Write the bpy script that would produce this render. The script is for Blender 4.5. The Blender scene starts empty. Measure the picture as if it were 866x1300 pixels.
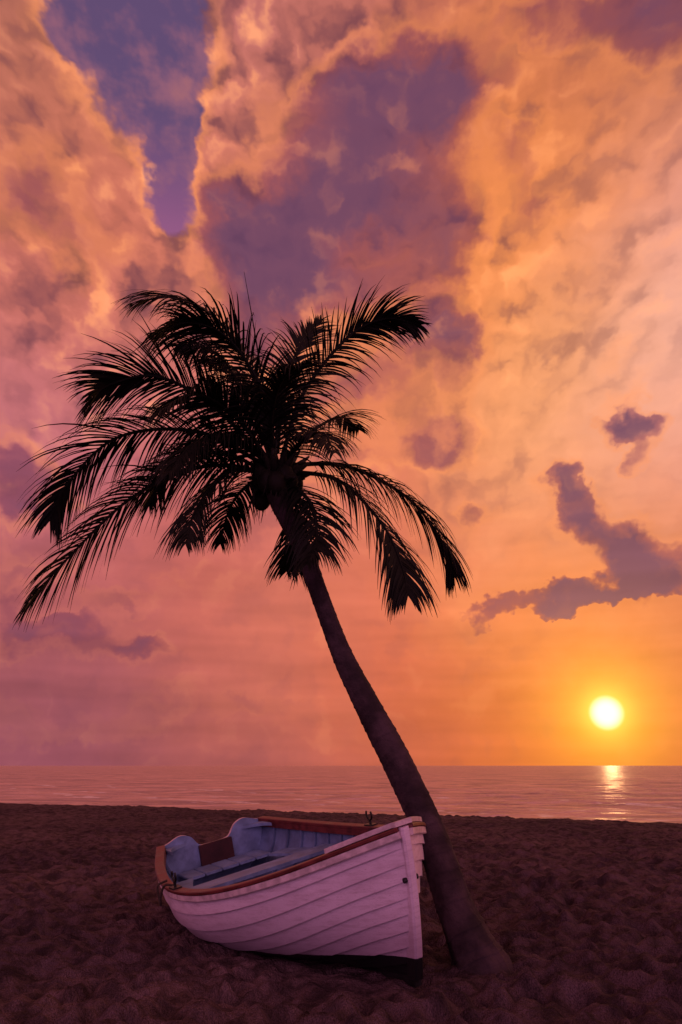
import bpy, math, random
import numpy as np
from mathutils import Vector, Matrix
random.seed(7); rng = np.random.default_rng(11)
scene = bpy.context.scene
scene.view_settings.view_transform = 'Standard'
scene.view_settings.look = 'None'
scene.view_settings.exposure = 0

# ------------------------------------------------------------ camera
CAM_H = 1.25
F = 1011.0
PITCH = math.atan(322.0/F)
cp, sp = math.cos(PITCH), math.sin(PITCH)
cam_d = bpy.data.cameras.new("camera"); cam = bpy.data.objects.new("camera", cam_d)
scene.collection.objects.link(cam); scene.camera = cam
cam.location = (0, 0, CAM_H); cam.rotation_euler = (math.pi/2+PITCH, 0, 0)
cam_d.sensor_fit = 'VERTICAL'; cam_d.sensor_height = 36; cam_d.lens = 28
cam_d.clip_end = 80000; cam_d.clip_start = 0.05

def pixel_dir(x, y):
    """direction from the camera through image pixel x, y -> unit vector"""
    xn = (x-433.0)/F; t = (y-650.0)/F
    return Vector((xn, cp+t*sp, sp-t*cp)).normalized()
def world_at(x, y, Y):  # image pixel x, y carried out along its ray to world depth Y
    d = pixel_dir(x, y); s = Y/d.y
    return Vector((d.x*s, Y, CAM_H+d.z*s))
def lin(c):
    r = []
    for v in c:
        v /= 255.0
        r.append(v/12.92 if v <= 0.04045 else ((v+0.055)/1.055)**2.4)
    return tuple(r)

SUN = pixel_dir(770, 905)
sun_el = math.asin(SUN.z); sun_az = math.atan2(SUN.x, SUN.y)

# ------------------------------------------------------------ node helper
class NT:
    def __init__(s, tree): s.t = tree; s.n = tree.nodes; s.l = tree.links
    def node(s, typ, **kw):
        nd = s.n.new(typ)
        for k, v in kw.items(): setattr(nd, k, v)
        return nd
    def put(s, sock, v):
        if isinstance(v, bpy.types.NodeSocket): s.l.new(v, sock)
        elif isinstance(v, (int, float)):
            try: sock.default_value = v
            except TypeError: sock.default_value = (v, v, v)
        else:
            v = tuple(v)
            if sock.type == 'RGBA' and len(v) == 3: v = v+(1,)
            sock.default_value = v
    def m(s, op, a, b=None, c=None, clamp=False):
        nd = s.node('ShaderNodeMath', operation=op); nd.use_clamp = clamp
        for i, v in enumerate((a, b, c)):
            if v is not None: s.put(nd.inputs[i], v)
        return nd.outputs[0]
    def v(s, op, a, b=None, c=None, scale=None):
        nd = s.node('ShaderNodeVectorMath', operation=op)
        for i, v in enumerate((a, b, c)):
            if v is not None: s.put(nd.inputs[i], v)
        if scale is not None: s.put(nd.inputs['Scale'], scale)
        return nd.outputs['Value'] if op in ('DOT_PRODUCT', 'DISTANCE', 'LENGTH') else nd.outputs[0]
    def noise(s, vec, scale, detail=5, rough=0.55, color=False, dist=0.0, dim='3D'):
        nd = s.node('ShaderNodeTexNoise', noise_dimensions=dim)
        s.put(nd.inputs['Vector'], vec); nd.inputs['Scale'].default_value = scale
        nd.inputs['Detail'].default_value = detail; nd.inputs['Roughness'].default_value = rough
        nd.inputs['Distortion'].default_value = dist
        return nd.outputs['Color' if color else 'Fac']
    def ss(s, x, a, b, lo=0.0, hi=1.0):
        nd = s.node('ShaderNodeMapRange', interpolation_type='SMOOTHSTEP')
        s.put(nd.inputs[0], x); s.put(nd.inputs[1], a); s.put(nd.inputs[2], b)
        s.put(nd.inputs[3], lo); s.put(nd.inputs[4], hi)
        return nd.outputs[0]
    def mix(s, f, a, b, mode='MIX'):
        nd = s.node('ShaderNodeMix', data_type='RGBA', blend_type=mode)
        s.put(nd.inputs[0], f); s.put(nd.inputs[6], a); s.put(nd.inputs[7], b)
        return nd.outputs[2]

# ------------------------------------------------------------ world sky
AZ0, EL0 = 0.58, 0.92
NG = 61
def sky_grid():
    az = np.linspace(-AZ0, AZ0, NG)[None, :]; el = np.linspace(0, EL0, NG)[:, None]
    return np.stack([np.sin(az)*np.cos(el), np.cos(az)*np.cos(el), np.sin(el)*np.ones_like(az)], -1)
GD = sky_grid()
ctrl = [ # x,y, sRGB
 (0,0,(156,96,90)),(50,110,(214,130,100)),(150,200,(210,122,94)),(40,250,(156,90,100)),(130,330,(200,112,94)),
 (50,430,(218,124,88)),(230,330,(208,124,106)),(40,510,(182,110,142)),(300,30,(176,104,120)),(330,150,(220,134,98)),
 (330,240,(200,114,108)),(400,40,(186,110,100)),(120,410,(210,118,94)),(100,480,(192,114,130)),
 (500,40,(188,110,94)),(600,70,(188,106,86)),(700,60,(190,108,88)),(840,10,(132,76,80)),(640,190,(240,138,70)),
 (760,180,(244,154,80)),(850,250,(222,148,144)),(700,330,(244,152,80)),(850,380,(242,190,178)),(720,450,(250,174,112)),
 (640,520,(244,164,110)),(840,520,(240,170,154)),(700,620,(244,164,116)),(840,640,(238,154,128)),(600,700,(236,140,102)),
 (110,620,(188,104,114)),(110,740,(194,104,102)),(300,740,(212,114,96)),(480,760,(220,122,94)),(300,840,(198,108,98)),
 (80,900,(154,84,98)),(100,960,(140,78,96)),(350,950,(160,84,86)),(480,850,(220,112,80)),(620,850,(234,120,68)),
 (600,950,(186,88,70)),(860,860,(218,116,58)),(860,955,(182,82,56)),(740,960,(200,96,50)),(740,790,(246,156,86)),(860,760,(228,136,94)),
 (480,500,(222,128,94)),(400,620,(210,116,104)),(620,350,(232,132,82)),(230,640,(202,110,110)),
]
SIG = 0.080
acc = np.ones(GD.shape)*0.004*np.array(lin((185, 108, 110))); aw = np.full(GD.shape[:2], 0.004)
for x, y, c in ctrl:
    w = np.exp((GD@np.array(pixel_dir(x, y))-1)/SIG**2); acc += w[..., None]*np.array(lin(c)); aw += w
BASE = acc/aw[..., None]
def blobs(L_):
    a = np.zeros(GD.shape[:2])
    for x, y, rx, ry, rot, st in L_:
        c = pixel_dir(x, y); r = Vector((c.y, -c.x, 0)).normalized(); u = r.cross(c).normalized(); th = math.radians(rot)
        Xv = np.array(r*math.cos(th)+u*math.sin(th)); Yv = np.array(-r*math.sin(th)+u*math.cos(th)); d = GD-np.array(c)
        q = ((d@Xv)/(rx/F))**2+((d@Yv)/(ry/F))**2
        a += st*0.5**np.minimum(q, 40)
    return a
GAP = blobs([(160,-5,70,52,0,.78),(185,75,46,60,-25,.78),(220,175,27,52,-8,.78),(238,260,20,50,-10,.8),(80,12,22,26,0,.5)])
DARK = blobs([
 (480,115,66,34,0,.8),(560,140,30,40,0,.6),(440,185,60,42,0,.75),(390,265,76,40,10,.8),(520,245,72,44,0,.6),(300,325,40,40,0,.8),(345,300,40,30,0,.4),
 (380,350,50,34,0,.6),(480,345,76,30,0,.5),(560,300,40,36,0,.5),(555,420,50,34,0,.75),(480,490,80,36,0,.6),(545,560,46,30,0,.7),(500,430,50,30,0,.2),(355,410,50,40,0,.7),(430,580,50,26,0,.4),
 (732,614,20,24,0,1.1),(746,668,20,26,-30,1.0),(795,700,32,24,0,1.1),(815,735,30,22,0,.9),(800,762,56,11,0,1.1),(700,770,46,7,0,.9),(628,764,24,10,0,.8),
 (812,536,22,18,-20,1.1),(824,582,9,18,0,.9),(588,655,16,11,0,.9),(872,742,12,14,0,.9),(675,262,30,34,20,.5),(660,190,30,24,0,.35),
 (20,600,42,30,0,.65),(30,650,42,18,0,.45),(8,740,36,50,0,.5),(95,810,44,20,0,.68),(20,805,32,22,0,.55),(172,834,20,13,0,.85),
 (222,892,28,9,0,.62),(320,884,30,14,0,.5),(90,912,90,12,0,.42),(20,885,30,14,0,.45),(365,797,16,6,0,.6),(420,905,34,24,0,.32),
 (655,912,30,6,-8,.8),(545,915,14,12,0,.4),(40,250,54,64,0,.5),(150,330,60,30,0,.3),(830,20,66,50,0,.6),(690,15,110,34,0,.45),(130,775,36,9,10,.45),(600,110,60,20,0,.3)])

world = bpy.data.worlds.new("World"); scene.world = world; world.use_nodes = True
wt = world.node_tree; wt.nodes.clear(); W = NT(wt)
def fill_curve(nd, cols):
    cm = nd.mapping
    for ch in range(3):
        cv = cm.curves[ch]; y = cols[ch]; N_ = len(y)
        cv.points[0].location = (0, float(y[0])); cv.points[1].location = (1, float(y[-1]))
        for i in range(1, N_-1): cv.points.new(i/(N_-1), float(y[i]))
    cm.update()
def enc(a):
    lo, hi = a.min(), a.max(); h = max(hi-lo, 1e-6); return (a-lo)/h, h, lo
def curve3(comps, src):
    e = [enc(c) for c in comps]
    nd = W.node('ShaderNodeRGBCurve'); fill_curve(nd, [q[0] for q in e]); W.put(nd.inputs['Color'], src)
    return W.v('MULTIPLY_ADD', nd.outputs[0], tuple(float(q[1]) for q in e), tuple(float(q[2]) for q in e))
def fields(Ms, u, v, rank):
    """several el x az tables as separable curve products that share their azimuth curves"""
    S_all = np.concatenate(Ms, 0); U_, S_, Vt = np.linalg.svd(S_all, full_matrices=False); outs = [None]*len(Ms)
    for g in range(0, rank, 3):
        va = curve3([Vt[g+k]*math.sqrt(S_[g+k]) for k in range(3)], u)
        for i in range(len(Ms)):
            ve = curve3([U_[i*NG:(i+1)*NG, g+k]*math.sqrt(S_[g+k]) for k in range(3)], v)
            d = W.v('DOT_PRODUCT', va, ve); outs[i] = d if outs[i] is None else W.m('ADD', outs[i], d)
    return outs
tc = W.node('ShaderNodeTexCoord'); D = W.v('NORMALIZE', tc.outputs['Generated'])
sep = W.node('ShaderNodeSeparateXYZ'); W.put(sep.inputs[0], D)
az = W.m('ARCTAN2', sep.outputs[0], sep.outputs[1]); el = W.m('ARCSINE', sep.outputs[2])
cmb = W.node('ShaderNodeCombineXYZ'); W.put(cmb.inputs[0], az); W.put(cmb.inputs[1], el); P = cmb.outputs[0]
cm2 = W.node('ShaderNodeCombineXYZ'); W.put(cm2.inputs[0], sep.outputs[0]); W.put(cm2.inputs[1], el); Q = cm2.outputs[0]
n1 = W.noise(Q, 5.0, 2, 0.5, color=True, dim='2D'); n2 = W.noise(Q, 24.0, 3.5, 0.62, color=True, dim='2D')
w1 = W.v('MULTIPLY_ADD', n1, (0.08,)*3, (-0.04,)*3)
w2 = W.v('MULTIPLY_ADD', n2, (0.056,)*3, (-0.028,)*3)
w12 = W.v('ADD', w1, w2)
Pw = W.v('ADD', P, w12)
def uv(vec):
    s_ = W.node('ShaderNodeSeparateXYZ'); W.put(s_.inputs[0], vec)
    return W.m('MULTIPLY_ADD', s_.outputs[0], 0.5/AZ0, 0.5, clamp=True), W.m('MULTIPLY', s_.outputs[1], 1/EL0, clamp=True)
u1, v1 = uv(Pw)
R_, G_, B_ = fields([BASE[..., 0], BASE[..., 1], BASE[..., 2]], u1, v1, 6)
cb = W.node('ShaderNodeCombineXYZ'); W.put(cb.inputs[0], R_); W.put(cb.inputs[1], G_); W.put(cb.inputs[2], B_); base = W.v('MAXIMUM', cb.outputs[0], (0, 0, 0))
gapF, darkF = fields([GAP, DARK], u1, v1, 12)
# billows: rounded puffs over a soft fractal
Pv = W.v('ADD', Q, W.v('SCALE', w12, scale=0.75))
def height(vec):
    nz = W.noise(vec, 7.0, 3.5, 0.54, dim='2D')
    bl = W.m('MULTIPLY_ADD', W.noise(vec, 16.0, 2, 0.5, dim='2D'), 2.0, -1.0)
    bl = W.m('SQRT', W.m('MULTIPLY_ADD', bl, bl, 0.008))
    return W.m('MULTIPLY_ADD', bl, 0.42, W.m('MULTIPLY_ADD', nz, 1.05, 0.05))
h1 = height(Pv); h2 = height(W.v('ADD', Pv, (0.017, -0.019, 0)))
emb = W.m('SUBTRACT', h1, h2)
s2 = W.node('ShaderNodeSeparateXYZ'); W.put(s2.inputs[0], n2)
nf = s2.outputs[2]
gm = W.ss(W.m('MULTIPLY_ADD', W.m('SUBTRACT', h1, 0.7), -0.34, gapF), 0.33, 0.58)
gcol = W.mix(W.ss(el, 0.52, 0.78), lin((172, 98, 142)), lin((98, 76, 114)))
gcol = W.mix(W.ss(W.m('MULTIPLY_ADD', h1, 0.6, W.m('MULTIPLY', nf, 0.6)), 0.60, 0.90, 0, .75), gcol, lin((158, 100, 118)))
rim = W.m('SUBTRACT', W.ss(gapF, 0.14, 0.36), gm, clamp=True)
C = W.mix(W.m('MULTIPLY', rim, 0.55), base, lin((246, 154, 102)))
amp = W.m('MULTIPLY', W.ss(el, 0.18, 0.60, 0.20, 1.5), W.ss(az, 0.12, 0.42, 1.0, 0.40))
e2 = W.m('MAXIMUM', W.m('MULTIPLY_ADD', emb, amp, 0.98), 0.5)
C = W.v('MULTIPLY', C, (1.02, 0.95, 0.91))
fold = W.m('MULTIPLY', W.ss(W.m('MULTIPLY', emb, -1.0), 0.0, 0.26), W.m('MULTIPLY', amp, 0.46))
C = W.mix(fold, C, lin((130, 76, 98)))
C = W.mix(W.m('MULTIPLY', W.ss(emb, 0.04, 0.28), W.m('MULTIPLY', amp, 0.32)), C, lin((254, 168, 106)))
C = W.v('SCALE', C, scale=e2)
C = W.mix(gm, C, gcol)
df = W.m('MULTIPLY_ADD', W.m('SUBTRACT', h1, 0.68), 0.62, darkF)
dm = W.ss(df, 0.28, 0.60, 0.0, 0.92)
dm = W.m('MULTIPLY', dm, W.ss(el, 0.02, 0.20, 0.55, 1.0))
rimd = W.m('MULTIPLY', W.m('SUBTRACT', W.ss(df, 0.08, 0.32), dm, clamp=True), W.ss(el, 0.15, 0.35, 0.05, 0.34))
C = W.mix(rimd, C, lin((250, 148, 88)))
# cores are slate-mauve, thinner parts glow rose; faces turned to the sun pick up the sunset
core = W.ss(df, 0.45, 1.05)
dcol = W.mix(core, W.mix(0.45, W.v('MULTIPLY', C, (0.52, 0.40, 0.62)), lin((156, 88, 100))), lin((106, 68, 98)))
lit = W.m('MULTIPLY', W.ss(emb, 0.03, 0.30), W.ss(df, 1.2, 0.45, 0.20, 0.65))
dcol = W.mix(lit, dcol, W.v('MULTIPLY', C, (0.84, 0.72, 0.76)))
dcol = W.mix(W.ss(W.m('MULTIPLY', emb, -1.0), 0.05, 0.35, 0, 0.5), dcol, lin((92, 58, 88)))
C = W.mix(dm, C, dcol)
st = W.noise(W.v('MULTIPLY', P, (1.0, 8.0, 1.0)), 4.0, 2, 0.6, dim='2D')
C = W.v('SCALE', C, scale=W.m('MULTIPLY_ADD', W.m('SUBTRACT', st, 0.5), W.ss(el, 0.1, 0.5, 0.45, 0.05), 1.0))
ds = W.v('DOT_PRODUCT', D, tuple(SUN))
def aure(sig): return W.m('EXPONENT', W.m('MULTIPLY_ADD', ds, 1/sig**2, -1/sig**2))
C = W.v('MULTIPLY_ADD', aure(0.19), (0.08, 0.026, 0.0), C)
C = W.v('MULTIPLY_ADD', aure(0.085), (0.22, 0.085, 0.0), C)
C = W.v('MULTIPLY_ADD', aure(0.042), (0.34, 0.27, 0.0), C)
C = W.v('MULTIPLY_ADD', aure(0.0175), (0.55, 0.46, 0.08), C)
C = W.v('MULTIPLY_ADD', W.ss(ds, math.cos(0.0215), math.cos(0.0040)), (0.9, 0.9, 0.9), C)
# bright lavender band added to the unseen sky behind the camera, lights the hull
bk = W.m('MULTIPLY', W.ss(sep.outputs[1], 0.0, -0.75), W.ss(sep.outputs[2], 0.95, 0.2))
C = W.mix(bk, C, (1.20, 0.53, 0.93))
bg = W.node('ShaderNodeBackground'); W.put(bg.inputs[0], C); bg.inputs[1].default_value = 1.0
sky = W.node('ShaderNodeTexSky', sky_type='NISHITA'); sky.sun_disc = False
sky.sun_elevation = sun_el; sky.sun_rotation = sun_az
bg2 = W.node('ShaderNodeBackground'); W.put(bg2.inputs[0], sky.outputs[0]); bg2.inputs[1].default_value = 0.001
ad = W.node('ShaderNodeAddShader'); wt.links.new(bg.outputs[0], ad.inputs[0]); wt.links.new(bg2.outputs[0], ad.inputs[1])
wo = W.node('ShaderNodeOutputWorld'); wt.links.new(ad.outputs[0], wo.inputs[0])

sl = bpy.data.lights.new("sun", 'SUN'); sl.energy = 0.085; sl.angle = math.radians(0.6); sl.color = (1.0, 0.50, 0.20)
so = bpy.data.objects.new("sun", sl); scene.collection.objects.link(so)
so.rotation_euler = (-SUN).to_track_quat('-Z', 'Y').to_euler()

# ------------------------------------------------------------ materials
def mat(name, color, rough=0.6, spec=0.3, var=0.25, nscale=6.0, bump=0.0, bscale=40.0, metal=0.0, fn=None):
    m = bpy.data.materials.new(name); m.use_nodes = True
    N = NT(m.node_tree); p = m.node_tree.nodes['Principled BSDF']
    t = N.node('ShaderNodeTexCoord'); ob = t.outputs['Object']
    n = N.noise(ob, nscale, 3, 0.6)
    dark = tuple(c*(1-var) for c in color); lite = tuple(min(1, c*(1+var)) for c in color)
    col = N.mix(N.ss(n, 0.3, 0.7), dark, lite)
    if fn: col = fn(N, ob, col)
    N.put(p.inputs['Base Color'], col)
    N.put(p.inputs['Roughness'], N.ss(n, 0.2, 0.8, max(0, rough-0.1), min(1, rough+0.1)))
    p.inputs['Specular IOR Level'].default_value = spec; p.inputs['Metallic'].default_value = metal
    if bump:
        b = N.node('ShaderNodeBump'); b.inputs['Strength'].default_value = bump; b.inputs['Distance'].default_value = 0.01
        N.put(b.inputs['Height'], N.noise(ob, bscale, 3, 0.65)); N.put(p.inputs['Normal'], b.outputs[0])
    return m

def sand_mat():
    m = bpy.data.materials.new("sand"); m.use_nodes = True
    N = NT(m.node_tree); p = m.node_tree.nodes['Principled BSDF']
    t = N.node('ShaderNodeTexCoord'); ob = t.outputs['Object']
    a = N.noise(ob, 0.35, 2, 0.6, dim='2D'); b = N.noise(ob, 5.0, 4, 0.7, dim='2D'); g = N.noise(ob, 160.0, 2, 0.8, dim='2D')
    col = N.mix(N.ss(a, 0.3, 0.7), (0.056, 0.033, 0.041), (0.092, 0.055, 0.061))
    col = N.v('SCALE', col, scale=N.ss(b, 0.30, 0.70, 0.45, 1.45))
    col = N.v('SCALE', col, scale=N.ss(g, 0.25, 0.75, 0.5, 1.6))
    N.put(p.inputs['Base Color'], col); p.inputs['Roughness'].default_value = 0.95; p.inputs['Specular IOR Level'].default_value = 0.08
    b1 = N.node('ShaderNodeBump'); b1.inputs['Strength'].default_value = 1.0; b1.inputs['Distance'].default_value = 0.07
    N.put(b1.inputs['Height'], N.noise(ob, 9.0, 4, 0.72, dim='2D'))
    N.put(p.inputs['Normal'], b1.outputs[0])
    return m
def sea_mat():
    m = bpy.data.materials.new("sea_water"); m.use_nodes = True
    N = NT(m.node_tree); p = m.node_tree.nodes['Principled BSDF']
    t = N.node('ShaderNodeTexCoord'); ob = t.outputs['Object']
    s_ = N.node('ShaderNodeSeparateXYZ'); N.put(s_.inputs[0], ob)
    off = N.m('MULTIPLY_ADD', s_.outputs[0], 0.9, s_.outputs[1])      # distance measured square to the shoreline
    wob = N.noise(N.v('MULTIPLY', ob, (0.12, 0.12, 1)), 1.0, 3, 0.6, dim='2D')
    off = N.m('MULTIPLY_ADD', wob, 9.0, off)
    band = None
    for c, w in ((52.5, 0.9), (59.0, 0.7), (72.0, 0.7)):
        q = N.m('SUBTRACT', 1.0, N.m('DIVIDE', N.m('ABSOLUTE', N.m('SUBTRACT', off, c+0.0)), w), clamp=True)
        band = q if band is None else N.m('MAXIMUM', band, q)
    brk = N.noise(N.v('MULTIPLY', ob, (0.5, 2.0, 1)), 1.0, 3, 0.7, dim='2D')
    foam = N.m('MULTIPLY', N.ss(band, 0.0, 0.6), N.ss(brk, 0.42, 0.56, 0.0, 0.85))
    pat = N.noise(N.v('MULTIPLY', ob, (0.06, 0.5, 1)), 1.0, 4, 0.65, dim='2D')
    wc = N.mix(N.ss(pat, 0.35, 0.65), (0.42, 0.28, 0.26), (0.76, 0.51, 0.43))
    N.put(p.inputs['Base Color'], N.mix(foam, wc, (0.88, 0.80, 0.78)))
    p.inputs['Roughness'].default_value = 0.34
    p.inputs['Metallic'].default_value = 0.35
    p.inputs['IOR'].default_value = 1.33; p.inputs['Specular IOR Level'].default_value = 0.6
    h = N.noise(N.v('MULTIPLY', ob, (0.35, 1.0, 1.0)), 1.9, 3, 0.6, dim='2D')
    b = N.node('ShaderNodeBump'); b.inputs['Strength'].default_value = 1.0; b.inputs['Distance'].default_value = 0.5
    N.put(b.inputs['Height'], h); N.put(p.inputs['Normal'], b.outputs[0])
    return m

# ------------------------------------------------------------ mesh helpers
def mesh_obj(name, verts, faces, mats, parent=None, smooth=True, sharp=None, fm=None):
    me = bpy.data.meshes.new(name); me.from_pydata([tuple(v) for v in verts], [], faces)
    for mm in (mats if isinstance(mats, list) else [mats]): me.materials.append(mm)
    me.polygons.foreach_set('use_smooth', [smooth]*len(me.polygons))
    if fm is not None: me.polygons.foreach_set('material_index', fm)
    me.update()
    if sharp: me.set_sharp_from_angle(angle=math.radians(sharp))
    o = bpy.data.objects.new(name, me); scene.collection.objects.link(o)
    if parent: o.parent = parent
    return o
def empty(name, loc=(0, 0, 0)):
    o = bpy.data.objects.new(name, None); scene.collection.objects.link(o); o.location = loc
    o.empty_display_size = 0.2; return o
def tube(pts, rads, sides=8, caps=True):
    V = []; Fc = []; n = len(pts); pts = [Vector(p) for p in pts]
    ref = Vector((0, 0, 1)); prev = None
    for i, p in enumerate(pts):
        t = (pts[min(i+1, n-1)]-pts[max(i-1, 0)]).normalized()
        if prev is None:
            a = t.cross(ref) if abs(t.z) < 0.95 else t.cross(Vector((1, 0, 0)))
        else: a = prev-t*prev.dot(t)
        a.normalize(); prev = a; b = t.cross(a)
        r = rads[i] if hasattr(rads, '__len__') else rads
        for k in range(sides):
            th = 2*math.pi*k/sides; V.append(p+a*math.cos(th)*r+b*math.sin(th)*r)
    for i in range(n-1):
        for k in range(sides):
            k2 = (k+1) % sides; Fc.append((i*sides+k, i*sides+k2, (i+1)*sides+k2, (i+1)*sides+k))
    if caps:
        Fc.append(tuple(range(sides-1, -1, -1))); Fc.append(tuple((n-1)*sides+k for k in range(sides)))
    return V, Fc
def sweep(pts, outs, ups, prof):
    V = []; Fc = []; n = len(pts); s = len(prof)
    for p, o, u in zip(pts, outs, ups):
        for a, b in prof: V.append(p+o*a+u*b)
    for i in range(n-1):
        for k in range(s):
            k2 = (k+1) % s; Fc.append((i*s+k, i*s+k2, (i+1)*s+k2, (i+1)*s+k))
    Fc.append(tuple(range(s-1, -1, -1))); Fc.append(tuple((n-1)*s+k for k in range(s)))
    return V, Fc
def join_parts(parts):
    V = []; Fc = []
    for v, f in parts:
        o = len(V); V += list(v); Fc += [tuple(i+o for i in q) for q in f]
    return V, Fc
def catmull(P, n):
    P = [Vector(p) for p in P]; P = [P[0]*2-P[1]]+P+[P[-1]*2-P[-2]]; out = []
    segs = len(P)-3
    for i in range(n):
        s = i/(n-1)*segs; k = min(int(s), segs-1); t = s-k
        a, b, c, d = P[k:k+4]
        out.append(0.5*((2*b)+(c-a)*t+(2*a-5*b+4*c-d)*t*t+(3*b-a-3*c+d)*t**3))
    return out
def keyed(keys):
    xs = [k[0] for k in keys]; ys = [k[1] for k in keys]; n = len(xs)
    ms = []
    for i in range(n):
        if i == 0: ms.append((ys[1]-ys[0])/(xs[1]-xs[0]))
        elif i == n-1: ms.append((ys[-1]-ys[-2])/(xs[-1]-xs[-2]))
        else: ms.append((ys[i+1]-ys[i-1])/(xs[i+1]-xs[i-1]))
    def f(t):
        t = min(max(t, xs[0]), xs[-1]); i = 0
        while i < n-2 and t > xs[i+1]: i += 1
        h = xs[i+1]-xs[i]; s = (t-xs[i])/h
        return (2*s**3-3*s*s+1)*ys[i]+(s**3-2*s*s+s)*h*ms[i]+(-2*s**3+3*s*s)*ys[i+1]+(s**3-s*s)*h*ms[i+1]
    return f

# ------------------------------------------------------------ sand
def vnoise(x, y, seed):
    r = np.random.default_rng(seed); G = r.random((256, 256))
    xi = np.floor(x).astype(int); yi = np.floor(y).astype(int); fx = x-xi; fy = y-yi
    fx = fx*fx*(3-2*fx); fy = fy*fy*(3-2*fy)
    g = lambda a, b: G[a % 256, b % 256]
    return (g(xi, yi)*(1-fx)+g(xi+1, yi)*fx)*(1-fy)+(g(xi, yi+1)*(1-fx)+g(xi+1, yi+1)*fx)*fy-0.5
def axis(dense0, dense1, step, lo, hi, grow):
    a = list(np.arange(dense0, dense1, step)); s = step
    while a[-1] < hi: s *= grow; a.append(a[-1]+s)
    b = []; s = step; v = dense0
    while v > lo: s *= grow; v -= s; b.append(v)
    return np.array(b[::-1]+a)
def grid_obj(name, X, Y, Z, material):
    ny, nx = X.shape
    vs = np.stack([X.ravel(), Y.ravel(), Z.ravel()], 1)
    ii = (np.arange(ny-1)[:, None]*nx+np.arange(nx-1)[None, :]).ravel()
    fc = np.stack([ii, ii+1, ii+nx+1, ii+nx], 1)
    me = bpy.data.meshes.new(name); me.vertices.add(len(vs)); me.vertices.foreach_set('co', vs.ravel())
    me.loops.add(fc.size); me.loops.foreach_set('vertex_index', fc.ravel().astype(np.int32))
    me.polygons.add(len(fc)); me.polygons.foreach_set('loop_start', np.arange(0, fc.size, 4).astype(np.int32))
    me.polygons.foreach_set('use_smooth', np.ones(len(fc), bool)); me.update(calc_edges=True); me.validate()
    me.materials.append(material)
    ob = bpy.data.objects.new(name, me); scene.collection.objects.link(ob); return ob
FD = Vector((1.60, -3.09, 0)).normalized()
BOW = (0.46, 5.50)
xa = axis(-4.2, 4.2, 0.026, -3000, 3000, 1.033)
ya = axis(4.0, 11.0, 0.026, -3000, 120, 1.016)
X, Y = np.meshgrid(xa, ya)
crest = 24.7-0.5*X+1.2*vnoise(X*0.08+5, Y*0+3, 5)
dd = Y-crest
Z = np.zeros_like(X); dist_ = np.hypot(X, Y)
for sc, am, sd in ((0.35, 0.07, 1), (1.1, 0.055, 2), (2.6, 0.055, 3), (5.5, 0.052, 4), (11, 0.034, 6), (19, 0.018, 8)):
    ca, sa = math.cos(sd), math.sin(sd)
    Z += am*vnoise((X*ca-Y*sa)*sc+sd*13.7+90, (X*sa+Y*ca)*sc+sd*7.1+90, sd)*np.clip(1.6-sc*dist_/700, 0, 1)
for k in range(3400):
    fy = 4.0+13*rng.random()**1.1; fx = rng.uniform(-1, 1)*fy*0.55; th = rng.uniform(0, math.pi)
    sc = rng.uniform(0.5, 1.25); a, b = 0.115*sc, 0.06*sc
    i0, i1 = np.searchsorted(xa, [fx-0.3, fx+0.3]); j0, j1 = np.searchsorted(ya, [fy-0.3, fy+0.3])
    xx = X[j0:j1, i0:i1]-fx; yy = Y[j0:j1, i0:i1]-fy
    u = (xx*math.cos(th)+yy*math.sin(th))/a; v = (-xx*math.sin(th)+yy*math.cos(th))/b
    q = u*u+v*v
    Z[j0:j1, i0:i1] += sc*(-0.040*np.exp(-q)+0.018*np.exp(-(np.sqrt(q)-1.6)**2*3.5))
# scour where the boat has settled
sx = (X-BOW[0])*FD.x+(Y-BOW[1])*FD.y; sy = -(X-BOW[0])*FD.y+(Y-BOW[1])*FD.x
inb = np.exp(-(np.clip(np.abs(sx+1.75)-1.75, 0, None)/0.35)**2)*np.exp(-(sy/0.75)**4)
Z = Z*(1-0.65*inb)-0.05*inb
Z += 0.05*np.exp(-(((X-0.95)/0.33)**2+((Y-5.88)/0.3)**2))
s = np.clip(dd, -6, None)
drop = np.where(s < 0, 0, s*0.11)
drop = np.where((s > -2.5) & (s < 2.5), 0.11*(s+2.5)**2/10, drop)
Z -= np.minimum(drop, 4.0); Z[Y > 115] = -5
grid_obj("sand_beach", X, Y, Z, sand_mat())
xs = axis(-60, 90, 0.9, -40000, 40000, 1.09); ysx = axis(22, 70, 0.16, 5, 60000, 1.022)
X, Y = np.meshgrid(xs, ysx)
Z = -1.0+np.zeros_like(X); fade = np.clip(1.4-Y/420, 0, 1)
Z += fade*(0.18*vnoise(X*0.05+9, Y*0.28+0.02*X+9, 21)+0.22*vnoise(X*0.16+7, Y*0.75+7, 22)+0.14*vnoise(X*0.4+5, Y*1.7+5, 23)+0.07*vnoise(X*0.9, Y*3.1, 24))
grid_obj("sea", X, Y, Z, sea_mat())

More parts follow.
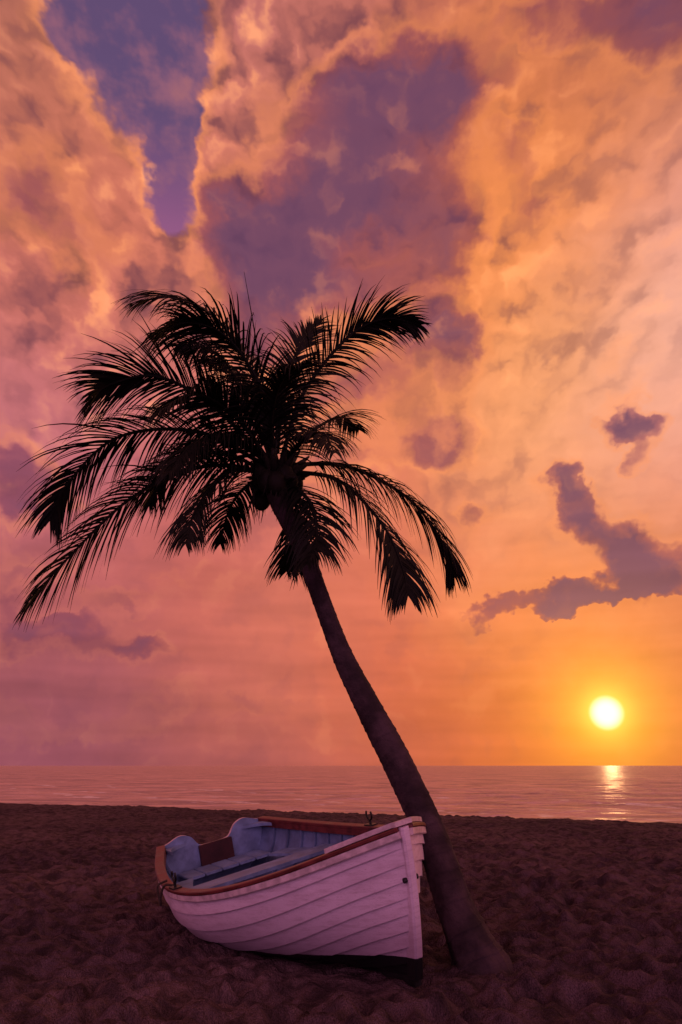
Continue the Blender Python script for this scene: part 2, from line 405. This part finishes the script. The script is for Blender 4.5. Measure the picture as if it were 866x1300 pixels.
# ------------------------------------------------------------ boat
L = 3.75
bm_ = keyed([(0, .53), (.2, .75), (.42, .88), (.6, .83), (.75, .67), (.87, .42), (.95, .20), (1, .03)])
zs_ = keyed([(0, .62), (.2, .56), (.4, .54), (.6, .585), (.8, .71), (1, .905)])
zk_ = keyed([(0, .09), (.2, .03), (.4, 0.0), (.8, 0.0), (.95, .01), (1, .03)])
ne_ = keyed([(0, 1.9), (.4, 2.5), (.7, 1.95), (.9, 1.4), (1, 1.15)])
def section(t, n=120):
    b, zs, zk, e = bm_(t), zs_(t), zk_(t), ne_(t); P = []
    for i in range(n+1):
        ph = math.pi/2*i/n
        P.append((b*math.sin(ph)**(2/e), zs-(zs-zk)*max(math.cos(ph), 0)**(2/e)))
    A = [0]
    for i in range(n): A.append(A[-1]+math.dist(P[i], P[i+1]))
    return np.array(P), np.array(A)/A[-1]
def xof(t, z):
    zs, zk = zs_(t), zk_(t); v = min(max((z-zk)/(zs-zk), 0), 1)
    return t*L-0.20*t**3*(1-v)**1.7
_cache = {}
def hull(t, g, off, side):
    t_ = round(t, 5)
    if t_ not in _cache: _cache[t_] = section(t)
    P, A = _cache[t_]
    y = np.interp(g, A, P[:, 0]); z = np.interp(g, A, P[:, 1])
    g0, g1 = max(0, g-0.02), min(1, g+0.02)
    ty = np.interp(g1, A, P[:, 0])-np.interp(g0, A, P[:, 0]); tz = np.interp(g1, A, P[:, 1])-np.interp(g0, A, P[:, 1])
    l = math.hypot(ty, tz)+1e-9
    yy = max(y+off*tz/l, 0.0); zz = z-off*ty/l
    return Vector((xof(t, z), side*yy, zz))
def half_at(t, z):
    P, A = section(t); return float(np.interp(z, P[:, 1], P[:, 0]))

def hullpaint(N, ob, col):
    sp_ = N.node('ShaderNodeSeparateXYZ'); N.put(sp_.inputs[0], ob)
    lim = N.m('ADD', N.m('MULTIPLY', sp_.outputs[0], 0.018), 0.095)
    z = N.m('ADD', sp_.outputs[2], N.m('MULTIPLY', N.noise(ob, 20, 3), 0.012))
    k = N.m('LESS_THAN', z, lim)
    st = N.noise(N.v('MULTIPLY', ob, (1.5, 1.5, 9)), 4, 4, 0.7)
    col = N.mix(N.ss(st, 0.42, 0.75, 0.0, 0.6), col, (0.46, 0.31, 0.38))
    scf = N.noise(N.v('MULTIPLY', ob, (3, 3, 20)), 9, 4, 0.7)
    col = N.mix(N.ss(scf, 0.60, 0.68, 0.0, 0.6), col, (0.30, 0.20, 0.24))
    low_tone = N.ss(sp_.outputs[2], 0.52, 0.12, 0.0, 0.7)  # hull colour turns darker and more mauve towards the bottom
    col = N.mix(low_tone, col, (0.28, 0.18, 0.26))
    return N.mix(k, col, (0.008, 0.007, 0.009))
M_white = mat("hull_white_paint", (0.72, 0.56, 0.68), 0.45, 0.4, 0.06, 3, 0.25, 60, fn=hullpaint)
M_blue = mat("inside_blue_paint", (0.10, 0.145, 0.26), 0.55, 0.3, 0.3, 5, 0.3, 50)
M_blue2 = mat("seat_blue_paint", (0.16, 0.225, 0.38), 0.5, 0.3, 0.25, 7, 0.3, 50)
M_red = mat("rail_red_paint", (0.11, 0.018, 0.018), 0.45, 0.4, 0.4, 9, 0.3, 60)
M_trim = mat("rail_white_paint", (0.56, 0.42, 0.45), 0.5, 0.3, 0.25, 12, 0.3, 60)
M_black = mat("black_iron", (0.012, 0.011, 0.012), 0.45, 0.5, 0.3, 20, 0.2, 80, metal=0.4)
M_keel = mat("keel_black_paint", (0.012, 0.010, 0.012), 0.6, 0.2, 0.3, 8, 0.3, 50)
M_rope = mat("rope_fibre", (0.05, 0.035, 0.03), 0.9, 0.1, 0.3, 60, 0.5, 200)
M_pad = mat("transom_pad_wood", (0.04, 0.010, 0.012), 0.6, 0.3, 0.3, 10, 0.3, 60)

boat = empty("rowing_boat")
NS = 56; ts = [1-(1-i/(NS-1))**1.15 for i in range(NS)]
KP = 9; R = 4
for side, nm in ((-1, "hull_starboard"), (1, "hull_port")):
    V = []; Fc = []; rows = KP*R
    for t in ts:
        lap = 0.020*min(1, (1-t)/0.04+0.25)
        for k in range(KP):
            for r in range(R):
                g = (k+r/(R-1))/KP
                V.append(hull(t, g, lap*(1-r/(R-1))+0.001, side))
    for i in range(NS-1):
        for j in range(rows-1):
            q = (i*rows+j, (i+1)*rows+j, (i+1)*rows+j+1, i*rows+j+1)
            Fc.append(q if side < 0 else q[::-1])
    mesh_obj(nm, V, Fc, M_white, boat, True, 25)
V = []; Fc = []; G = 29
for t in ts:
    tt = min(t, 0.985)
    for j in range(G):
        g = (j-(G-1)/2)/((G-1)/2); v = hull(tt, abs(g), -0.018, -1 if g < 0 else 1); V.append(v)
for i in range(NS-1):
    for j in range(G-1): Fc.append((i*G+j, i*G+j+1, (i+1)*G+j+1, (i+1)*G+j))
mesh_obj("inside_planking", V, Fc, M_blue, boat)
parts = []
for t in np.linspace(0.06, 0.90, 17):
    pts = []; outs = []; ups = []
    for g in np.linspace(-0.97, 0.97, 31):
        sd = -1 if g < 0 else 1
        p = hull(t, abs(g), -0.020, sd); q = hull(t, abs(g), -0.036, sd)
        pts.append(p); ups.append((q-p).normalized()); outs.append(Vector((1, 0, 0)))
    parts.append(sweep(pts, outs, ups, [(-.014, 0), (.014, 0), (.014, .016), (-.014, .016)]))
V, Fc = join_parts(parts); mesh_obj("ribs", V, Fc, M_blue, boat, False)
ys = np.linspace(-1, 1, 49); bt = bm_(0); V = []; Fc = []
def ttop(y):
    a = abs(y)/bt; z = zs_(0)+0.015
    z += 0.055*math.exp(-((a-0.62)/0.22)**2)
    z -= 0.085/(1+math.exp((a-0.36)/0.03))
    return z
P_, A_ = section(0)
for y in ys*bt*0.999:
    zb = float(np.interp(abs(y), P_[:, 0], P_[:, 1])); zt = ttop(y)
    for x in (-0.012, 0.028): V += [Vector((x, y, zb)), Vector((x, y, zt))]
fm = []
for i in range(48):
    a = i*4; b = a+4
    Fc += [(a, a+1, b+1, b), (a+2, b+2, b+3, a+3), (a+1, a+3, b+3, b+1), (a, b, b+2, a+2)]; fm += [0, 1, 2, 0]
mesh_obj("transom", V, Fc, [M_white, M_blue2, M_trim], boat, False, fm=fm)
def box(x0, x1, y0, y1, z0, z1, bev=0.006):
    V = []
    for x in (x0, x1):
        for (y, z) in ((y0+bev, z0), (y1-bev, z0), (y1, z0+bev), (y1, z1-bev), (y1-bev, z1), (y0+bev, z1), (y0, z1-bev), (y0, z0+bev)):
            V.append(Vector((x, y, z)))
    Fc = [tuple(range(7, -1, -1)), tuple(range(8, 16))]+[(k, (k+1) % 8, 8+(k+1) % 8, 8+k) for k in range(8)]
    return V, Fc
V, Fc = box(0.029, 0.065, -0.17, 0.17, 0.36, 0.556); mesh_obj("motor_pad", V, Fc, M_pad, boat, False)
parts = []
for sd in (-1, 1):
    prof = []
    for k in range(13):
        a = k/12*math.pi/2; prof.append((0.03+0.30*(1-math.sin(a)), sd*(bt-0.02-0.26*(1-math.cos(a)))))
    poly = [(0.03, sd*(bt-0.02))]+prof
    V = [Vector((x, y, zz)) for zz in (0.585, 0.615) for x, y in poly]; n = len(poly)
    Fc = [tuple(range(n)), tuple(range(2*n-1, n-1, -1))]+[(k, (k+1) % n, n+(k+1) % n, n+k) for k in range(n)]
    parts.append((V, Fc))
V, Fc = join_parts(parts); mesh_obj("stern_knees", V, Fc, M_blue2, boat, False)
for sd, nm in ((-1, "rail_starboard"), (1, "rail_port")):
    pts = []; outs = []; ups = []
    tt = [i/60 for i in range(61)]
    S = [hull(t, 1.0, 0, sd) for t in tt]
    for i, p in enumerate(S):
        tg = (S[min(i+1, 60)]-S[max(i-1, 0)]).normalized()
        o = Vector((tg.y, -tg.x, 0)).normalized()*(-sd)
        if o.y*sd < 0: o = -o
        c_ = tg.cross(o).normalized()
        pts.append(p); outs.append(o); ups.append(c_ if c_.z > 0 else -c_)
    V, Fc = sweep(pts, outs, ups, [(-.045, .004), (.034, .004), (.038, .010), (.038, .024), (.032, .030), (-.040, .030), (-.045, .024)])
    mesh_obj(nm+"_cap", V, Fc, M_red, boat, True, 30)
    V, Fc = sweep(pts, outs, ups, [(.004, -.040), (.028, -.040), (.032, -.034), (.032, .002), (.004, .002)])
    mesh_obj(nm+"_rub", V, Fc, M_trim, boat, True, 30)
    V, Fc = sweep(pts[:58], outs[:58], ups[:58], [(-.050, -.050), (-.022, -.050), (-.022, .002), (-.050, .002)])
    mesh_obj(nm+"_inwale", V, Fc, M_red, boat, True, 30)
V = []; n = 12
for zz in (0.032, 0.062):
    for i in range(n+1):
        t = 0.90+0.105*i/n; hb = bm_(min(t, 1))+0.03; x = L*t
        for sd in (-1, 1): V.append(Vector((x, sd*hb, zs_(min(t, 1))+zz)))
Fc = []
o = 2*(n+1)
for i in range(n):
    a = 2*i; Fc += [(a, a+1, a+3, a+2), (o+a, o+a+2, o+a+3, o+a+1), (a, a+2, o+a+2, o+a), (a+1, o+a+1, o+a+3, a+3)]
Fc += [(0, o, o+1, 1), (2*n, 2*n+1, o+2*n+1, o+2*n)]
mesh_obj("breasthook", V, Fc, M_trim, boat, False)
pts = []; outs = []; ups = []
for i in range(25):
    v = i/24; z = zk_(1)+(zs_(1)-zk_(1))*v-0.01+0.03*v
    x = L-0.20*(1-v)**1.7
    pts.append(Vector((x, 0, z))); outs.append(Vector((1, 0, 0))); ups.append(Vector((0, 1, 0)))
V, Fc = sweep(pts, outs, ups, [(-.06, -.034), (.02, -.030), (.034, -.018), (.034, .018), (.02, .030), (-.06, .034)])
mesh_obj("stem", V, Fc, M_white, boat, True, 30)
pts = [Vector((0.0, 0, zk_(0)-0.02))]+[Vector((xof(t, zk_(t)), 0, zk_(t)-0.018)) for t in np.linspace(0.03, 1, 30)]
V, Fc = sweep(pts, [Vector((0, 1, 0))]*31, [Vector((0, 0, 1))]*31, [(-.022, -.035), (.022, -.035), (.03, .03), (-.03, .03)])
mesh_obj("keel", V, Fc, M_keel, boat, False)
parts = []
for t0, w, z in ((0.29, .24, .37), (0.53, .24, .38), (0.79, .22, .50)):
    x0 = t0*L; N_ = 9; V = []
    ws = [(-w/2+w*i/(N_-1)) for i in range(N_)]
    for zz in (z, z+0.03):
        for dx in ws:
            hb = half_at(t0+dx/L, z)-0.02
            V += [Vector((x0+dx, -hb, zz)), Vector((x0+dx, hb, zz))]
    o = 2*N_; Fc = []
    for i in range(N_-1):
        a = 2*i; Fc += [(a, a+1, a+3, a+2), (o+a, o+a+2, o+a+3, o+a+1), (a, a+2, o+a+2, o+a), (a+1, o+a+1, o+a+3, a+3)]
    Fc += [(0, o, o+1, 1), (2*N_-2, 2*N_-1, o+2*N_-1, o+2*N_-2)]
    parts.append((V, Fc))
for k in range(5):
    y0 = -0.42+k*0.17; parts.append(box(0.05, 0.42, y0, y0+0.158, 0.34, 0.365))
for sd in (-1, 1):
    V = []; n = 12
    for zz in (0.34, 0.365):
        for i in range(n+1):
            x = 0.44+0.52*i/n; hb = half_at(x/L, .34)-0.02
            V += [Vector((x, sd*(hb-0.2), zz)), Vector((x, sd*hb, zz))]
    o = 2*(n+1); Fc = []
    for i in range(n):
        a = 2*i; Fc += [(a, a+1, a+3, a+2), (o+a, o+a+2, o+a+3, o+a+1), (a, a+2, o+a+2, o+a), (a+1, o+a+1, o+a+3, a+3)]
    Fc += [(0, o, o+1, 1), (2*n, 2*n+1, o+2*n+1, o+2*n)]
    parts.append((V, Fc))
V, Fc = join_parts(parts); mesh_obj("seats", V, Fc, M_blue2, boat, False)
parts = [box(0.5, 3.0-0.25*abs(k), -0.055+k*0.125, 0.055+k*0.125, 0.085+0.006*abs(k), 0.103+0.006*abs(k)) for k in range(-3, 4)]
V, Fc = join_parts(parts); mesh_obj("floorboards", V, Fc, M_blue, boat, False)
parts = []
def rowlock(t, sd, tilt=0):
    p = hull(t, 1, 0, sd)+Vector((0, 0, 0.03)); out = []
    pl = [Vector((-.06, -.035, .0)), Vector((.06, -.035, 0)), Vector((.06, .035, 0)), Vector((-.06, .035, 0))]
    out.append(([p+v for v in pl]+[p+v+Vector((0, 0, .012)) for v in pl], [(3, 2, 1, 0), (4, 5, 6, 7)]+[(k, (k+1) % 4, 4+(k+1) % 4, 4+k) for k in range(4)]))
    out.append(tube([p, p+Vector((0, 0, .05))], .011, 8))
    arc = []
    for k in range(15):
        a = math.radians(-215+k*250/14); arc.append(p+Vector((math.cos(a)*.045, 0, .09+math.sin(a)*.045)))
    out.append(tube(arc, .009, 8)); return out
for a in ((0.45, -1), (0.45, 1)): parts += rowlock(*a)
p = hull(0.76, 1, 0, 1)+Vector((0, 0, .03))
arc = [p+Vector((math.cos(a)*.04, 0, .02+math.sin(a)*.04)) for a in np.linspace(-.5, math.pi+.5, 14)]
parts.append(tube(arc, .008, 8))
p = Vector((L-0.055, 0, 0.62))
parts.append(tube([p+Vector((0.02, -.05, 0)), p+Vector((0.02, .05, 0))], .016, 10))
parts.append(tube([p+Vector((.02+.028*math.cos(a), 0, -.01+.028*math.sin(a))) for a in np.linspace(-2, 2, 12)], .007, 6))
for z in (.25, .45):
    parts.append(box(-0.06, -0.012, -0.02, 0.02, z, z+0.03))
    parts.append(tube([Vector((-.05, 0, z-.02)), Vector((-.05, 0, z+.05))], .014, 8))
V, Fc = join_parts(parts); mesh_obj("fittings", V, Fc, M_black, boat, True, 35)
p = hull(0.40, 1, 0, -1)+Vector((0, -0.03, 0.03))
rp = catmull([p+Vector((.12, .04, .01)), p+Vector((.05, -.02, .02)), p+Vector((0, -.05, -.05)), p+Vector((-.05, -.05, -.13)), p+Vector((-.11, -.04, -.08)), p+Vector((-.13, -.03, 0)), p+Vector((-.14, .05, .015))], 40)
pr = [tube(rp, .009, 6)]
cc = [Vector((0.53*L+(.05+.006*k/6)*math.cos(k*.5), .1+(.08+.004*k/6)*math.sin(k*.5), .415+.0008*k)) for k in range(60)]
pr.append(tube(cc, .009, 6))
V, Fc = join_parts(pr); mesh_obj("rope", V, Fc, M_rope, boat)

heading = math.atan2(FD.y, FD.x)
boat.rotation_euler = (math.radians(13), 0, heading)
boat.location = (BOW[0]-FD.x*3.53, BOW[1]-FD.y*3.53, -0.005)

# ------------------------------------------------------------ palm
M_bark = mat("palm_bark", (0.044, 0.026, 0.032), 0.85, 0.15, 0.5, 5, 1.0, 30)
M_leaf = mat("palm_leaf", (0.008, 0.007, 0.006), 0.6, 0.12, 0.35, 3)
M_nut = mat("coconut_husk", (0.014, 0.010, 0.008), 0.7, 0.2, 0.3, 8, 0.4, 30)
palm = empty("coconut_palm_tree", (0.9, 5.85, 0)); 
pinv = Vector(palm.location)
ax = [(618,1262,92),(611,1232,86),(596,1195,70),(577,1150,59),(561,1100,54),(543,1050,48),(520,1000,46),(495,950,44),(469,900,40),(443,850,35),(422,800,30),(404,750,28),(386,700,27),(366,660,28),(352,625,34),(350,590,30)]
cs = []; rr = []
for i, (x, y, w) in enumerate(ax):
    Yd = 5.80+0.62*i/(len(ax)-1); p = world_at(x, y, Yd); cs.append(p)
    dep = p.y*cp+(p.z-CAM_H)*sp; rr.append(w/2/F*dep*0.81)
nr = 560; cpts = catmull(cs, nr); rad = catmull([Vector((r, 0, 0)) for r in rr], nr)
V = []; Fc = []; S = 40; ln = 0
ph = [random.uniform(0, 6.28) for _ in range(6)]
for i in range(nr):
    t = (cpts[min(i+1, nr-1)]-cpts[max(i-1, 0)]).normalized()
    if i: ln += (cpts[i]-cpts[i-1]).length
    a = t.cross(Vector((0, 1, 0))).normalized(); b = t.cross(a)
    r0 = rad[i].x; hgt = cpts[i].z
    for k in range(S):
        th = 2*math.pi*k/S
        pos = ln+0.012*math.sin(th+ph[0])+0.008*math.sin(3*th+ph[1])
        f = (pos/0.062) % 1.0
        ring = 0.06*(1-f)**2.0*(0.6+0.4*math.sin(int(pos/0.062)*2.3))
        root = math.exp(-max(hgt, 0)/0.12)*(0.05*math.sin(5*th+ph[2])+0.05*math.sin(11*th+ph[3])+0.03*math.sin(19*th)+0.10)
        lump = 0.03*math.sin(2*th+ln*3+ph[4])+0.02*math.sin(7*th+ln*11)
        r = r0*(1+ring+root+lump+random.uniform(-.012, .012))
        V.append(cpts[i]+a*math.cos(th)*r+b*math.sin(th)*r-pinv)
for i in range(nr-1):
    for k in range(S):
        k2 = (k+1) % S; Fc.append((i*S+k, (i+1)*S+k, (i+1)*S+k2, i*S+k2))
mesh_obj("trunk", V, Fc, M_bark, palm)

HY = 6.42
def frond(path, dtip, llen=0.55, n=62, roll=20, droop=0.5, pet=0.10):
    m = len(path); P_ = []
    for i, (x, y) in enumerate(path):
        P_.append(world_at(x, y, HY+dtip*(i/(m-1))**1.2))
    C_ = catmull(P_, 40)
    parts = [tube(C_, [.018*(1-i/39)**.8+.003 for i in range(40)], 6)]
    n = int(n*1.6); llen *= 1.34
    LV = []; LF = []
    for sd in (-1, 1):
        for i in range(n):
            u = pet+(1-pet)*(i+random.uniform(-.35, .35)+.5)/n; u = min(max(u, 0), .999)
            s = u*39; k = min(int(s), 38); p = C_[k].lerp(C_[k+1], s-k)
            T = (C_[k+1]-C_[k]).normalized()
            side = T.cross(Vector((0, 0, 1)))
            if side.length < .2: side = Vector((1, 0, 0))
            side.normalize(); side = Matrix.Rotation(math.radians(roll), 3, T) @ side
            nrm = side.cross(T).normalized()
            if nrm.z < 0: nrm = -nrm
            fwd = 0.45+0.95*u+random.uniform(-.16, .16)
            d = (T*fwd+side*sd*(1.0-0.4*u)+nrm*random.uniform(-.10, .22)).normalized()
            ll = llen*(0.45+0.55*math.sin(math.pi*min(1, (u*.92+.10)))**.7)*(1-.38*max(0, u-.7)/.3)*random.uniform(.78, 1.12)
            if random.random() < .06: ll *= .5
            seg = 6; g = (droop+.20)*random.uniform(.6, 1.4)*(0.8+0.5*(1-u)); wd = random.uniform(.0075, .0115)
            q = p.copy(); base_i = len(LV); tw = random.uniform(-.8, .8)
            for j in range(seg+1):
                f = j/seg; wv = d.cross(nrm).normalized()
                wv = Matrix.Rotation(tw*(0.3+f), 3, d) @ wv
                w = wd*(1-f**1.6)*(.55+.45*min(1, f*4))+.0008
                LV += [q-wv*w, q+wv*w]
                q = q+d*(ll/seg); d = (d+Vector((0, 0, -1))*g*(.25+.5*f)*.62).normalized()
            for j in range(seg):
                a = base_i+2*j; LF.append((a, a+1, a+3, a+2))
    parts.append((LV, LF)); return parts
parts = []
FR = [
 ([(345,600),(260,592),(170,630),(85,710),(34,770)], -.5, .50, 66, 25, .45),
 ([(340,592),(250,548),(150,555),(85,615),(64,660)], .3, .55, 66, 15, .55),
 ([(338,585),(270,515),(200,478),(140,488),(114,508)], -.4, .48, 60, 35, .35),
 ([(342,580),(322,480),(275,405),(220,378),(176,384)], .2, .52, 66, -25, .75),
 ([(345,575),(335,500),(290,430),(240,410),(195,425)], -.7, .50, 56, 20, .8),
 ([(352,575),(360,500),(380,440),(408,406)], .5, .36, 54, 40, .30),
 ([(358,580),(385,500),(440,430),(488,405),(532,412)], -.2, .40, 62, -35, .45),
 ([(365,590),(440,592),(515,630),(560,685),(576,730)], .3, .48, 66, 10, .8),
 ([(365,598),(430,610),(485,665),(510,718),(518,755)], -.5, .46, 62, 15, .65),
 ([(360,605),(395,640),(402,685),(390,715)], -.8, .38, 46, 20, .6),
 ([(355,610),(378,650),(372,700),(364,725)], .7, .33, 40, 10, .5),
 ([(340,600),(290,600),(250,645),(236,690)], -.9, .40, 52, 10, .7),
 ([(340,600),(280,575),(215,590),(190,640)], .8, .43, 54, -10, .7),
 ([(345,590),(300,530),(250,500),(205,520)], -1.1, .48, 54, 15, .7),
 ([(350,585),(330,520),(300,470),(262,460)], .9, .46, 50, 5, .7),
 ([(358,590),(400,545),(435,530),(455,545)], .9, .36, 40, 0, .6),
 ([(356,590),(385,560),(410,550),(425,575)], -1.2, .34, 36, 0, .7),
 ([(348,600),(310,620),(290,650),(280,690)], .9, .35, 36, 0, .6),
 ([(350,590),(345,530),(360,480),(395,455)], -.9, .38, 44, 20, .6),
 ([(345,590),(295,560),(250,560),(215,600)], -1.0, .43, 54, 0, .8),
 ([(345,585),(310,500),(270,445),(225,440)], .6, .48, 54, 10, .8),
]
for a in FR: parts += frond(*a)
for path, dt in (([(346,575),(328,450),(310,345)], .1), ([(350,575),(352,500),(345,450)], -.1)):
    C_ = catmull([world_at(x, y, HY+dt) for x, y in path], 24); parts.append(tube(C_, [.013*(1-i/23)+.002 for i in range(24)], 6))
V, Fc = join_parts([([Vector(v)-pinv for v in p[0]], p[1]) for p in parts])
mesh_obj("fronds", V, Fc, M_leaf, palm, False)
hub = world_at(352, 603, HY); parts = []
for k in range(34):
    th = random.uniform(0, 6.28); el_ = random.uniform(-.5, .9)
    d = Vector((math.cos(th)*math.cos(el_), math.sin(th)*math.cos(el_), math.sin(el_)))
    l = random.uniform(.16, .34)
    parts.append(tube([hub+Vector((0, 0, -.12)), hub+d*l*.55+Vector((0, 0, -.03)), hub+d*l], [.06, .038, .008], 7))
for k in range(26):
    th = random.uniform(0, 6.28); st_ = hub+Vector((math.cos(th)*.1, math.sin(th)*.1, -.08))
    l = random.uniform(.15, .34)
    parts.append(tube([st_, st_+Vector((math.cos(th)*.1, math.sin(th)*.1, -l*.4)), st_+Vector((math.cos(th)*.13+random.uniform(-.04, .04), math.sin(th)*.13, -l))], [.014, .009, .002], 5))
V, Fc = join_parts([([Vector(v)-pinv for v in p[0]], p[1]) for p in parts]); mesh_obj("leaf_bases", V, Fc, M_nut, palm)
parts = []
for k in range(11):
    th = k*2.4; c = hub+Vector((math.cos(th)*random.uniform(.12, .2), math.sin(th)*random.uniform(.12, .2), random.uniform(-.2, -.02))); r = random.uniform(.062, .085)
    pts = [c+Vector((0, 0, r*1.25*math.cos(math.pi*i/12))) for i in range(13)]
    parts.append(tube(pts, [max(.002, r*math.sin(math.pi*i/12)) for i in range(13)], 14))
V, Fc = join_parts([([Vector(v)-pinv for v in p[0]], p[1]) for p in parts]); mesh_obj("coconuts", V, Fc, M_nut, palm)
